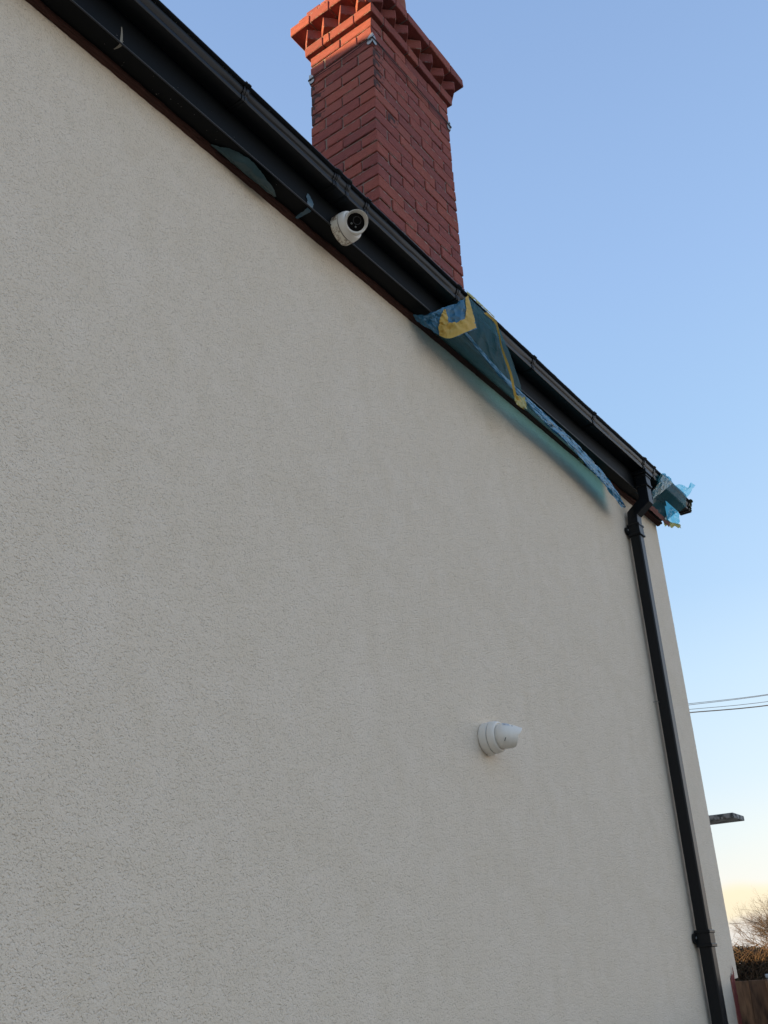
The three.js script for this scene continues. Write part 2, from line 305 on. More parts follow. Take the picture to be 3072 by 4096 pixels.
  for (const z of [-0.04, -0.157, -0.277, -0.392, -0.452]) if (z !== -0.452) tooth(CX0 - 0.062 + half - 0.004, z);
  for (const z of [-0.1, -0.22, -0.34]) tooth(CX1 + 0.055 - half, z);
  // mortar core, a little behind the faces of the bricks
  const core = merge([box(CX0 + 0.0105, CX1 - 0.0105, E + 2.62, E + 4.592, CZ + 0.0105, -0.0105), box(CX0 + 0.065, CX1 - 0.065, E + 4.592, E + 4.96, CZ + 0.065, -0.065),
    box(CX0 - 0.013, CX1 + 0.013, E + 4.6, E + 4.664, CZ - 0.013, 0.013), box(CX0 - 0.068, CX1 + 0.068, E + 4.7535, E + 4.81, CZ - 0.068, 0.068), box(CX0 - 0.038, CX1 + 0.038, E + 4.811, E + 4.89, CZ - 0.038, 0.038)]);
  part(chimney, 'mortar', core, M.mortar);
  const rb = part(chimney, 'rear_brickwork', mergeGeometries(rear), brickMats[1]); rb.userData.kind = 'stuff';
  const fl = new THREE.CylinderGeometry(0.16, 0.30, 0.10, 24); fl.scale(1, 1, 0.6); fl.translate((CX0 + CX1) / 2, E + 5.005, CZ / 2); part(chimney, 'flaunching', fl, M.mortarPale);
  const pot = lathe([[0.0, 0], [0.115, 0], [0.11, 0.22], [0.13, 0.26], [0.13, 0.3], [0.1, 0.31], [0.09, 0.1], [0, 0.1]], 32); pot.translate(3.21, E + 5.0, -0.2); part(chimney, 'clay_pot', pot, new THREE.MeshStandardMaterial({ color: col(0.27, 0.09, 0.06), roughness: 0.85 }));
}
// lashing wire with corner plates
{
  const y = E + 4.412, wire = thing('lashing_wire', 'thin black wire lashed round the chimney over grey corner plates', 'wire', [CX0, y, 0]);
  const o = 0.006, pts = [[CX0 - o, o], [CX1 + o, o], [CX1 + o, CZ - o], [CX0 - o, CZ - o]];
  const wireMat = new THREE.MeshStandardMaterial({ color: col(0.02, 0.02, 0.02), roughness: 0.6 });
  const runs = [];
  for (let i = 0; i < 4; i++) { const [a, b] = pts[i], [c, d] = pts[(i + 1) % 4]; const p = []; for (let k = 0; k <= 8; k++) p.push(V(lerp(a, c, k / 8) , y + 0.002 * noise(i * 9 + k * 0.7), lerp(b, d, k / 8))); runs.push(tube(p, 0.0022, 6)); const q = p.map((v, k) => V(v.x, v.y - 0.006 - 0.012 * Math.sin(k / 8 * Math.PI) * (i === 1 ? 0 : 1), v.z)); runs.push(tube(q, 0.0018, 6)); }
  part(wire, 'wire', merge(runs), wireMat);
  const plateMat = new THREE.MeshStandardMaterial({ color: col(0.34, 0.37, 0.4), roughness: 0.5, metalness: 0.3 });
  const lobe = () => { const s = new THREE.Shape(); s.moveTo(0, 0.045); s.bezierCurveTo(0.024, 0.045, 0.038, 0.022, 0.042, -0.006); s.bezierCurveTo(0.05, -0.03, 0.036, -0.05, 0.018, -0.044); s.bezierCurveTo(0.008, -0.04, 0, -0.026, 0, -0.022); const q = new THREE.ExtrudeGeometry(s, { depth: 0.0018, bevelEnabled: false, curveSegments: 8 }); q.scale(0.8, 0.8, 1); return q; };
  for (const [x, z, sx, sz] of [[CX0, 0, 1, -1], [CX1, 0, -1, -1], [CX0, CZ, 1, 1]]) {
    const a = lobe(); if (sx < 0) a.rotateY(Math.PI); a.translate(x - sx * 0.0022, y, z - sz * 0.0026);
    const b = lobe(); b.rotateY(sz < 0 ? Math.PI / 2 : -Math.PI / 2); b.translate(x - sx * 0.0026, y, z - sz * 0.0022);
    const pl = part(wire, 'corner_plate', merge([a, b]), plateMat);
    const s1 = new THREE.SphereGeometry(0.0035, 8, 6); s1.translate(x - sx * 0.004 + sx * 0.012, y - 0.012, z - sz * 0.004); const s2 = new THREE.SphereGeometry(0.0035, 8, 6); s2.translate(x - sx * 0.004 + sx * 0.012, y + 0.02, z - sz * 0.004);
    const s3 = new THREE.SphereGeometry(0.0035, 8, 6); s3.translate(x - sx * 0.004, y - 0.012, z + sz * 0.010);
    part(wire, 'screws', merge([s1, s2, s3]), wireMat);
  }
}

// ------------------------------------------------------------------ gutter
const sag = (() => { const t = [[-4, 0.01], [1.3, 0.009], [2.0, 0.004], [2.45, -0.003], [3.18, -0.010], [4.3, -0.009], [5.4, 0.004], [6.2, 0.008]]; return (x) => { let k = 1; while (k < t.length - 1 && t[k][0] < x) k++; const q = clamp((x - t[k - 1][0]) / (t[k][0] - t[k - 1][0]), 0, 1); const s = q * q * (3 - 2 * q); return lerp(t[k - 1][1], t[k][1], s); }; })();
const GY = E + 2.8485;
// ogee section, outside then inside: [z, y above the gutter's bottom]
const ogeeOut = [[0.0965, 0.078], [0.0965, 0.003], [0.099, 0], [0.158, 0], [0.1635, 0.0012], [0.1655, 0.0045], [0.1655, 0.0195], [0.1645, 0.0225], [0.1615, 0.0245], [0.1618, 0.0270], [0.1660, 0.0310], [0.1705, 0.0385], [0.1735, 0.0465], [0.1742, 0.0530], [0.1725, 0.0560], [0.1722, 0.0585], [0.1765, 0.0600], [0.1832, 0.0625], [0.1858, 0.0665], [0.1850, 0.0705], [0.1815, 0.0730], [0.1772, 0.0722]];
const ogeeIn = [[0.175, 0.067], [0.1695, 0.057], [0.170, 0.048], [0.166, 0.038], [0.1585, 0.026], [0.1605, 0.019], [0.160, 0.004], [0.0995, 0.0035], [0.0995, 0.078]];
const gutter = thing('gutter', 'long black plastic ogee gutter running along the eaves', 'gutter', [2, GY, 0.13]);
function sweepSection(sec, x0, x1, n, grow = 0, caps = false) {
  const pos = [], idx = [], m = sec.length, cz = 0.13, cy = 0.036;
  for (let i = 0; i <= n; i++) { const x = lerp(x0, x1, i / n), s = sag(x); for (const [z, y] of sec) { const dz = z - cz, dy = y - cy, l = Math.hypot(dz, dy) || 1; pos.push(x, GY + y + s + dy / l * grow, z + dz / l * grow); } }
  for (let i = 0; i < n; i++) for (let k = 0; k < m - 1; k++) { const a = i * m + k; idx.push(a, a + m, a + m + 1, a, a + m + 1, a + 1); }
  if (caps) { const tri = THREE.ShapeUtils.triangulateShape(sec.map(([z, y]) => new THREE.Vector2(z, y)), []); for (const [a, b, c] of tri) { idx.push(a, b, c); const o = n * m; idx.push(o + a, o + c, o + b); } }
  const g = new THREE.BufferGeometry(); g.setAttribute('position', new THREE.Float32BufferAttribute(pos, 3)); g.setIndex(idx); g.computeVertexNormals(); return toCreasedNormals(g.toNonIndexed(), 0.7);
}
{
  const full = [...ogeeOut, ...ogeeIn];
  part(gutter, 'channel', sweepSection(full, -3.9, 2.262, 60, 0, true), M.pvc);
  part(gutter, 'channel', sweepSection(full, 2.264, 6.105, 60, 0, true), M.pvc);
  const closed = [...ogeeOut, [0.175, 0.078]];
  const strap = (x, w, grow) => sweepSection(closed, x - w / 2, x + w / 2, 1, grow, true);
  for (const x of [0.4, 1.715, 2.43, 3.128, 3.858, 4.58]) { part(gutter, 'bracket', merge([strap(x - 0.0085, 0.006, 0.0048), strap(x + 0.007, 0.013, 0.0052), strap(x, 0.02, 0.0030)]), M.pvc); }
  // union joint with two clips, and the running outlet with its two clips
  const uni = part(gutter, 'union', strap(2.266, 0.098, 0.0042), M.pvc);
  for (const x of [2.236, 2.301]) part(gutter, 'clip', merge([strap(x - 0.006, 0.005, 0.0075), strap(x + 0.005, 0.012, 0.0080)]), M.pvc);
  part(gutter, 'outlet', strap(5.385, 0.185, 0.004), M.pvc);
  for (const x of [5.312, 5.462]) part(gutter, 'clip', merge([strap(x - 0.006, 0.005, 0.0075), strap(x + 0.005, 0.014, 0.0085)]), M.pvc);
  part(gutter, 'stop_end', merge([strap(6.103, 0.03, 0.005), strap(6.122, 0.014, 0.008)]), M.pvc);
  // grit and moss sitting in the grooves and along the lip
  const bits = [];
  for (let i = 0; i < 170; i++) { const x = rr(0.9, 6.1), on = rnd(), r = rr(0.0009, 0.0024); const [z, y] = on < 0.45 ? [0.1735, 0.0575] : on < 0.8 ? [0.1618, 0.0258] : [0.164, 0.0005]; const g = new THREE.IcosahedronGeometry(r, 0); g.scale(rr(0.8, 2.2), rr(0.6, 1.4), 1); g.translate(x, GY + sag(x) + y, z + r * 0.3); bits.push(g); }
  const b = part(gutter, 'grit', merge(bits), new THREE.MeshStandardMaterial({ color: col(0.045, 0.043, 0.03), roughness: 1 })); b.userData.kind = 'stuff';
  const moss = [];
  { const N = 420, seg = 6, pos = [], idx = []; for (let i = 0; i <= N; i++) { const x = lerp(3.3, 6.1, i / N), r = 0.0009 + 0.0011 * Math.max(0, noise(x * 9, 3) + 0.2) + 0.0007 * noise(x * 70, 5); for (let k = 0; k < seg; k++) { const a = k / seg * Math.PI * 2; pos.push(x, GY + sag(x) + 0.0722 + Math.sin(a) * r, 0.1828 + Math.cos(a) * r * 1.6); } if (i) for (let k = 0; k < seg; k++) { const o = (i - 1) * seg, q = (k + 1) % seg; idx.push(o + k, o + q, o + seg + q, o + k, o + seg + q, o + seg + k); } } const g = new THREE.BufferGeometry(); g.setAttribute('position', new THREE.Float32BufferAttribute(pos, 3)); g.setIndex(idx); g.computeVertexNormals(); moss.push(g); }
  for (let i = 0; i < 90; i++) { const r = rr(0.003, 0.007), a = rnd(); const g = new THREE.IcosahedronGeometry(r, 0); const [z, y] = ogeeOut[Math.floor(lerp(4, ogeeOut.length - 1, a))]; g.translate(rr(6.1, 6.13), GY + sag(6.1) + y + 0.004, z + 0.006); moss.push(g); }
  const mo = part(gutter, 'moss', merge(moss), new THREE.MeshStandardMaterial({ color: col(0.045, 0.05, 0.016), roughness: 1 })); mo.userData.kind = 'stuff';
}

// ------------------------------------------------------------------ downpipe
{
  const dp = thing('downpipe', 'square black downpipe stepping back from the gutter to the wall', 'downpipe', [5.268, 0, 0.06]);
  const sq = (x0, x1, y0, y1, z0, z1, c = 0.006) => { const g = chamfer(x1 - x0, y1 - y0, z1 - z0, c); g.translate((x0 + x1) / 2, (y0 + y1) / 2, (z0 + z1) / 2); return g; };
  const px = 5.266, pw = 0.0635, zb = 0.0185, zf = 0.0835;
  part(dp, 'pipe', sq(px, px + pw, 0.05, E + 0.125, zb, zf), M.pvc);
  part(dp, 'pipe', sq(px, px + pw, E + 0.13, E + 2.49, zb, zf), M.pvc);
  const collar = (y0, y1) => merge([sq(px - 0.005, px + pw + 0.005, y0, y1, zb - 0.005, zf + 0.005, 0.003), sq(px - 0.009, px + pw + 0.009, y1 - 0.016, y1, zb - 0.009, zf + 0.009, 0.003), sq(px - 0.009, px + pw + 0.009, y0, y0 + 0.016, zb - 0.009, zf + 0.009, 0.003)]);
  const ear = (y) => { const c = new THREE.CylinderGeometry(0.026, 0.026, 0.014, 18); c.rotateX(Math.PI / 2); c.translate(px - 0.006, y, 0.010); const w = box(px - 0.006, px + pw, y - 0.018, y + 0.018, 0.003, zb); return merge([c, w]); };
  for (const [y0, y1] of [[E + 0.105, E + 0.185], [E + 2.41, E + 2.49]]) {
    const s = part(dp, 'socket', collar(y0, y1), M.pvc);
    const e = part(dp, 'wall_lug', ear((y0 + y1) / 2), M.pvc);
    const scr = new THREE.SphereGeometry(0.006, 10, 8); scr.scale(1, 1, 0.5); scr.translate(px - 0.01, (y0 + y1) / 2 + 0.004, 0.0185); part(dp, 'screw', scr, new THREE.MeshStandardMaterial({ color: col(0.4, 0.4, 0.4), metalness: 0.8, roughness: 0.4 }));
  }
  // offset: drop from the outlet, then back to the wall, mitred
  const ox = 5.30, ow = 0.0635, of = 0.168, ob = of - 0.065;
  const prof = [[of, 2.79], [of, 2.622], [zf, 2.55], [zf, 2.488], [zb, 2.488], [zb, 2.588], [ob, 2.661], [ob, 2.79]];
  const xs = (y) => lerp(px, ox, clamp((y - 2.50) / 0.13, 0, 1));
  const sh = new THREE.Shape(prof.map(([z, y]) => new THREE.Vector2(z, y)));
  const g = new THREE.ExtrudeGeometry(sh, { depth: ow, bevelEnabled: true, bevelSize: 0.003, bevelThickness: 0.003, bevelSegments: 1, bevelOffset: -0.003, steps: 1 }); g.rotateY(-Math.PI / 2);
  const p = g.attributes.position; for (let i = 0; i < p.count; i++) { const y = p.getY(i); p.setX(i, p.getX(i) + ow + xs(y)); p.setY(i, y + E); } g.computeVertexNormals();
  part(dp, 'offset_bend', g, M.pvc);
  const oc = (y0, y1, q) => sq(ox - q, ox + ow + q, E + y0, E + y1, ob - q, of + q, 0.003);
  part(dp, 'outlet_socket', merge([oc(2.74, 2.84, 0.005), oc(2.735, 2.75, 0.009), oc(2.80, 2.812, 0.010), oc(2.82, 2.845, 0.016)]), M.pvc);
  const nail = tube([V(px - 0.02, E + 1.376, 0.001), V(px - 0.012, E + 1.378, 0.022), V(px + 0.004, E + 1.375, 0.028)], 0.0022, 6); part(dp, 'wire_tie', nail, new THREE.MeshStandardMaterial({ color: col(0.25, 0.23, 0.2), roughness: 0.7 }));
}

// ------------------------------------------------------------------ security cameras
const white = new THREE.MeshStandardMaterial({ color: col(0.80, 0.75, 0.67), roughness: 0.4 });
const whiteDirty = new THREE.MeshStandardMaterial({ color: col(0.78, 0.73, 0.65), roughness: 0.5, map: texture(512, 512, (u, v) => { const a = vnoise(L2, 128, u * 20, v * 20), b = vnoise(L3, 64, u * 6, v * 6), c = vnoise(L4, 512, u * 90, v * 90); const s = clamp((b * 0.75 + a * 0.45 + c * 0.25 - 0.66) * 3.0, 0, 1); return [lerp(1, 0.52, s), lerp(1, 0.42, s), lerp(0.98, 0.34, s)]; }, true) });
const seamMat = new THREE.MeshStandardMaterial({ color: col(0.012, 0.012, 0.012), roughness: 0.8 });
const glassBlack = new THREE.MeshPhysicalMaterial({ color: col(0.002, 0.002, 0.0025), roughness: 0.12, specularIntensity: 0.22 });
const ledMat = new THREE.MeshStandardMaterial({ color: col(0.13, 0.135, 0.13), roughness: 0.3 });
function cctv(label, pos, aim, roll, box_, reach, extra) {
  const t = thing('security_camera', label, 'camera', pos, 'dome security cameras');
  const R = 0.0635, add = (parent, name, g, m, lab) => { const q = shade(new THREE.Mesh(g, m)); q.name = name; if (lab) q.userData.label = lab; parent.add(q); return q; };
  const lz = (pr, n = 56) => { const g = lathe(pr, n); g.rotateX(Math.PI / 2); return g; };   // lathe about +z
  add(t, 'junction_box', boxUV(lz([[0, 0], [R - 0.004, 0], [R - 0.001, 0.0025], [R, 0.034], [R - 0.0015, 0.0365], [0, 0.0365]]), 3.1), box_);
  add(t, 'seam', lz([[0, 0.0360], [R - 0.0035, 0.0360], [R - 0.0035, 0.0395], [0, 0.0395]]), seamMat);
  add(t, 'base_ring', lz([[0, 0.0387], [R - 0.0015, 0.0387], [R - 0.0004, 0.0400], [R - 0.0012, 0.0520], [R - 0.0042, 0.0630], [R - 0.0065, 0.0670], [R - 0.0095, 0.0690], [R - 0.0125, 0.0680], [R - 0.014, 0.064], [0, 0.064]]), white);
  const tab = new THREE.CylinderGeometry(0.012, 0.012, 0.03, 14); tab.rotateX(Math.PI / 2); tab.scale(1, 0.45, 1); tab.translate(0.004, -R + 0.001, 0.0195); add(t, 'cable_boss', tab, box_);
  // the eyeball with its hood, aimed
  const e = new THREE.Group(); const zc = 0.074 + reach * 0.005;
  const s = 0.0485, ball = [];
  for (let k = 0; k <= 10; k++) { const a = -Math.PI / 2 + k / 10 * (Math.PI / 2); ball.push([Math.max(0.0001, s * Math.cos(a)), s * Math.sin(a) * 0.9]); }
  ball.push([s, 0.012], [s - 0.0012, 0.024], [s - 0.0045, 0.0300], [s - 0.0075, 0.0310], [0.0378, 0.0305], [0.0370, 0.0285], [0.0368, 0.0270], [0, 0.0270]);
  const eye = add(t, 'eyeball', lz(ball), white); eye.position.set(0, 0, zc);
  const q1 = new THREE.Quaternion().setFromUnitVectors(V(0, 0, 1), aim.clone().normalize()); const q2 = new THREE.Quaternion().setFromAxisAngle(V(0, 0, 1), roll); eye.quaternion.copy(q1).multiply(q2);
  add(eye, 'window', lz([[0, 0.0285], [0.030, 0.0283], [0.0362, 0.0272], [0.0362, 0.0262], [0, 0.0262]]), glassBlack, 'round black glass window of the camera');
  const hood = [], hi = 64;
  const hoodG = surface((u, v) => { const a = u * Math.PI * 2, up = Math.max(0, Math.cos(a)); const L = 0.010 + 0.012 * reach + (0.016 + 0.006 * reach) * Math.pow(up, 0.8), ring = [[s - 0.0006, 0.012], [s - 0.0016, 0.024], [0.0472 - 0.0022 * reach, 0.0280 + L * 0.30], [0.0464 - 0.0052 * reach, 0.0285 + L * 0.75], [0.0452 - 0.006 * reach, 0.0285 + L], [0.0436 - 0.0062 * reach, 0.0280 + L], [0.0366, 0.0280]]; const f = v * 6, k = Math.min(5, Math.floor(f)), w = f - k; const r = lerp(ring[k][0], ring[k + 1][0], w), z = lerp(ring[k][1], ring[k + 1][1], w); return V(Math.sin(a) * r, Math.cos(a) * r, z); }, hi, 12);
  add(eye, 'hood', hoodG, white);
  for (const x of [-0.0105, 0.0105]) { const g = new THREE.SphereGeometry(0.0042, 14, 10); g.scale(1, 1, 0.45); g.translate(x, -0.016, 0.0287); add(eye, 'infrared_led', g, ledMat); }
  const lens = lz([[0.017, 0.0283], [0.017, 0.0289], [0.0155, 0.0291], [0.0145, 0.0286], [0.0145, 0.0283]], 32); lens.translate(0, 0.008, 0); add(eye, 'lens', lens, new THREE.MeshStandardMaterial({ color: col(0.02, 0.02, 0.022), roughness: 0.3 }));
  if (extra) extra(t, eye, add);
  return t;
}
cctv('white dome security camera with grimy base, screwed to black fascia below chimney', [2.349, E + 2.739, 0.0912], V(-0.50, -0.50, 0.70), -0.35, whiteDirty, 0);
cctv('clean white dome security camera mounted low on the pale rendered wall', [3.329, E + 0.858, 0.001], V(0.70, -0.12, 0.70), 0.0, white, 1, (t, eye, add) => {
  // rating label and slots on the side of the eyeball
  const cv = document.createElement('canvas'); cv.width = 96; cv.height = 96; const c = cv.getContext('2d'); c.fillStyle = '#c9ccd0'; c.fillRect(0, 0, 96, 96); c.fillStyle = '#5a5c60'; for (let i = 0; i < 5; i++) c.fillRect(8 + i * 5, 52, 2, 30); c.fillStyle = '#33363a'; c.fillRect(30, 66, 6, 16); c.fillStyle = '#7c7f84'; for (let i = 0; i < 4; i++) c.fillRect(44 + i * 6, 60, 2, 16); c.fillStyle = '#a9acb1'; for (let i = 0; i < 4; i++) c.fillRect(10, 10 + i * 9, 60 - i * 7, 3);
  const tx = new THREE.CanvasTexture(cv); tx.colorSpace = THREE.SRGBColorSpace;
  const r = 0.0489, lab = surface((u, v) => { const a = lerp(-2.35, -1.75, u), z = lerp(-0.012, 0.016, v); const rz = z < 0 ? r * Math.sqrt(Math.max(0.05, 1 - (z / (r * 0.9)) ** 2)) : r; return V(Math.cos(a) * rz, -Math.sin(a) * 0 + Math.sin(a + Math.PI) * rz, z); }, 10, 8);
  add(eye, 'rating_label', lab, new THREE.MeshStandardMaterial({ map: tx, roughness: 0.5, side: THREE.DoubleSide }));
  const slot = new THREE.BoxGeometry(0.0022, 0.020, 0.0015); slot.rotateY(-Math.PI / 2); slot.rotateX(0.3); slot.translate(-0.0455, -0.019, -0.002); add(eye, 'slot', slot, seamMat);
  const slot2 = new THREE.BoxGeometry(0.002, 0.002, 0.004); slot2.translate(-0.030, 0.036, 0.026); add(eye, 'slot', slot2, seamMat);
});

// ------------------------------------------------------------------ masking film and tape
const film = new THREE.MeshPhysicalMaterial({ color: col(0.28, 0.70, 0.80), roughness: 0.26, transmission: 0.86, thickness: 0, ior: 1.45, specularIntensity: 0.7, side: THREE.DoubleSide });
const filmThick = new THREE.MeshPhysicalMaterial({ color: col(0.085, 0.35, 0.56), roughness: 0.30, transmission: 0.45, thickness: 0, ior: 1.42, specularIntensity: 0.7, side: THREE.DoubleSide });
const filmDark = new THREE.MeshPhysicalMaterial({ color: col(0.10, 0.36, 0.44), roughness: 0.2, transmission: 0.82, thickness: 0, ior: 1.35, specularIntensity: 0.2, side: THREE.DoubleSide });
const filmSail = new THREE.MeshPhysicalMaterial({ color: col(0.06, 0.25, 0.42), roughness: 0.27, transmission: 0.5, thickness: 0, ior: 1.5, side: THREE.DoubleSide });
const tapeMat = new THREE.MeshPhysicalMaterial({ color: col(0.66, 0.43, 0.085), roughness: 0.75, transmission: 0.25, thickness: 0, side: THREE.DoubleSide });
const tapeDull = new THREE.MeshPhysicalMaterial({ color: col(0.40, 0.36, 0.09), roughness: 0.75, transmission: 0.35, thickness: 0, side: THREE.DoubleSide });
const crv = (a) => new THREE.CatmullRomCurve3(a.map(([x, y, z]) => V(x, y + E, z)), false, 'centripetal');
// crumpled plastic: vertices nudged apart, then flat facets
function creased(g, j) {
  const p = g.attributes.position; for (let i = 0; i < p.count; i++) p.setXYZ(i, p.getX(i) + rr(-j, j), p.getY(i) + rr(-j, j) * 0.7, p.getZ(i) + rr(-j, j));
  const q = g.toNonIndexed(); q.computeVertexNormals(); return q;
}
const ridge = (x, y, z) => 1 - Math.abs(noise(x, y, z)) * 2;
{
  const fl = thing('masking_film', 'torn blue plastic masking film taped under the gutter and hanging along the wall top', 'plastic film', [3.4, E + 2.7, 0.1]);
  // gathered sail across the eaves at the left
  const sTop = crv([[2.951, 2.712, 0.03], [2.986, 2.714, 0.072], [2.998, 2.717, 0.112], [3.044, 2.757, 0.132], [3.10, 2.795, 0.16], [3.124, 2.82, 0.188], [3.162, 2.862, 0.206]]);
  const sBot = crv([[2.954, 2.711, 0.03], [2.973, 2.681, 0.04], [3.01, 2.657, 0.065], [3.035, 2.619, 0.10], [3.052, 2.582, 0.14], [3.112, 2.624, 0.185], [3.205, 2.70, 0.212]]);
  const sail = (u, v) => { const a = sTop.getPoint(u), b = sBot.getPoint(u), p = a.lerp(b, v), w = Math.sin(Math.PI * clamp(u, 0, 1)) ** 0.5 * Math.sin(Math.PI * clamp(v * 0.9 + 0.05, 0, 1)) ** 0.5; const n = 0.016 * ridge(p.x * 18, p.y * 18, p.z * 18) + 0.010 * ridge(p.x * 42, p.y * 42, p.z * 42) + 0.003 * noise(p.x * 90, p.y * 90, 2); return p.add(V(-0.7, -0.25, 0.35).multiplyScalar(n * w)); };
  part(fl, 'gathered_sheet', creased(surface(sail, 22, 11), 0.0035), filmSail);
  // drape from the gutter lip down to the hem
  const dTop = crv([[3.196, 2.880, 0.193], [3.256, 2.878, 0.193], [3.348, 2.879, 0.193], [3.443, 2.882, 0.193]]), dBot = crv([[3.155, 2.680, 0.165], [3.335, 2.657, 0.155], [3.53, 2.642, 0.147], [3.76, 2.650, 0.132]]);
  const drape = (u, v) => { const p = dTop.getPoint(u).lerp(dBot.getPoint(u), v), w = Math.sin(Math.PI * v) ** 0.6; const s = u * 7 + 0.4 * v; p.z += 0.010 * w + w * (0.007 * ridge(s * 0.6, v * 0.9, 3) ** 3 + 0.0035 * ridge(s * 1.7 + v, v * 1.4, 7) ** 3); p.y -= 0.004 * w; return p; };
  part(fl, 'hanging_sheet', surface(drape, 60, 30), filmDark);
  // loose sheet from the wall top out to the hem: the light on the wall behind it comes through it
  const hem = crv([[3.16, 2.674, 0.165], [3.339, 2.648, 0.155], [3.512, 2.629, 0.147], [3.674, 2.629, 0.138], [3.925, 2.622, 0.128], [4.227, 2.621, 0.117], [4.555, 2.602, 0.104], [4.799, 2.576, 0.094], [5.051, 2.515, 0.082]]);
  const att = crv([[3.10, 2.722, 0.022], [3.385, 2.722, 0.022], [3.571, 2.721, 0.022], [3.743, 2.721, 0.022], [3.953, 2.722, 0.022], [4.236, 2.722, 0.022], [4.541, 2.721, 0.022], [4.85, 2.715, 0.022], [5.02, 2.69, 0.022]]);
  const loose = (u, v) => { const p = att.getPoint(u).lerp(hem.getPoint(u), v); const w = Math.sin(Math.PI * v) ** 0.6; p.y -= 0.012 * w; const n = w * (0.005 * ridge(p.x * 7, v * 2.5, 1) + 0.004 * noise(p.x * 26, v * 5, 2)); p.z += n; p.y -= n; return p; };
  part(fl, 'loose_sheet', surface(loose, 150, 14), film);
  // bunched hem: layers of crumpled film
  const ribbon = (k) => (u, v) => {
    const p = hem.getPoint(clamp(u, 0, 1)), w = lerp(0.020, 0.120, Math.pow(u, 1.2)) * (1 + 0.35 * noise(u * 9, k)) * (u > 0.96 ? Math.max(0.1, (1 - u) / 0.04) : 1);
    const t = v - 0.5, ed = 0.12 * noise(u * 60, v > 0.5 ? 5 : 9, k), a = 0.010 * ridge(u * 9 + v * 1.5 + k * 3, v * 3.2 + k, 2) + 0.007 * ridge(u * 20 - v * 2, v * 6.5, k) + 0.002 * noise(u * 60, v * 10, k);
    p.add(V(0, (t + ed * Math.abs(t)) * w * 0.95, (t + ed * Math.abs(t)) * -w * 0.12)).add(V(-0.25, -0.45, 0.85).multiplyScalar(a * (0.5 + u) + k * 0.0028)); p.x += 0.01 * t; return p;
  };
  for (let k = 0; k < 3; k++) part(fl, 'bunched_hem', surface(ribbon(k), 260, 14), filmThick);
  // strips of yellow tape following the sail
  const tapeOn = (f, path, wid, lift, n = 60) => surface((u, v) => {
    const q = u * (path.length - 1), k = Math.min(path.length - 2, Math.floor(q)), w = q - k, a = path[k], b = path[k + 1]; const cu = lerp(a[0], b[0], w), cvv = lerp(a[1], b[1], w), wd = lerp(a[2], b[2], w), ang = lerp(a[3], b[3], w), t = (v - 0.5) * wd * (1 + 0.3 * noise(u * 11, v > 0.5 ? 1 : 6));
    const uu = clamp(cu + Math.cos(ang) * t, 0, 1), vv = clamp(cvv + Math.sin(ang) * t, 0, 1); return f(uu, vv).add(V(-0.75, -0.3, 0.45).multiplyScalar(lift + 0.003 * ridge(uu * 16, vv * 9, 5)));
  }, n, 10);
  part(fl, 'tape', tapeOn(sail, [[0.965, 0.0, 0.07, 0], [0.955, 0.4, 0.09, 0], [0.93, 0.75, 0.14, 0], [0.90, 0.98, 0.19, 0.15]], 0, 0.006), tapeMat);
  part(fl, 'tape', tapeOn(sail, [[0.985, 0.86, 0.34, 1.5], [0.80, 0.82, 0.42, 1.5], [0.68, 0.80, 0.45, 1.5], [0.60, 0.88, 0.30, 1.5], [0.53, 0.97, 0.10, 1.5]], 0, 0.0085), tapeMat);
  part(fl, 'tape', tapeOn(sail, [[0.585, 0.90, 0.15, 0], [0.575, 0.6, 0.14, 0.1], [0.56, 0.35, 0.10, 0.1], [0.545, 0.12, 0.03, 0.2]], 0, 0.007), tapeMat);
  const tp = crv([[3.327, 2.868, 0.200], [3.404, 2.853, 0.209], [3.429, 2.807, 0.207], [3.453, 2.734, 0.202], [3.487, 2.697, 0.196], [3.527, 2.663, 0.190], [3.559, 2.624, 0.184], [3.587, 2.569, 0.176], [3.621, 2.535, 0.168], [3.692, 2.537, 0.162]]);
  part(fl, 'tape', surface((u, v) => { const p = tp.getPoint(u), tw = 0.5 + 2.6 * u + 0.9 * Math.sin(u * 6), w = lerp(0.028, 0.044, u) * (0.55 + 0.45 * Math.abs(Math.cos(tw))) + (u > 0.88 ? 0.022 : 0); return p.add(V(0.75 * Math.cos(tw), 0.35, 0.55 * Math.sin(tw)).multiplyScalar((v - 0.5) * w + 0.0025 * noise(u * 20, v * 4))); }, 70, 6), tapeMat);
  part(fl, 'tape', surface((u, v) => V(lerp(3.600, 3.715, u), E + lerp(2.575, 2.510, v) + 0.03 * (u - 0.5) + 0.012 * noise(u * 5, v * 5), lerp(0.165, 0.172, v) + 0.008 * noise(u * 8, v * 6, 2)), 10, 8), tapeDull);
  const lip = crv([[3.185, 2.925, 0.182], [3.25, 2.921, 0.1875], [3.34, 2.918, 0.1885], [3.43, 2.916, 0.1885]]);
  part(fl, 'tape', surface((u, v) => { const p = lip.getPoint(u); p.y -= v * 0.028 * (1 + 0.4 * noise(u * 12)) * (1 - 0.5 * u); p.z += 0.006 * Math.sin(v * 2) + 0.002 * noise(u * 30, v * 4); return p; }, 40, 6), tapeDull);
  part(fl, 'tape', surface((u, v) => V(4.50 + 0.07 * u, E + 2.625 - 0.022 * v + 0.008 * noise(u * 6, v * 6), 0.075 + 0.006 * noise(u * 9, v * 9, 3)), 8, 6), tapeDull);
}
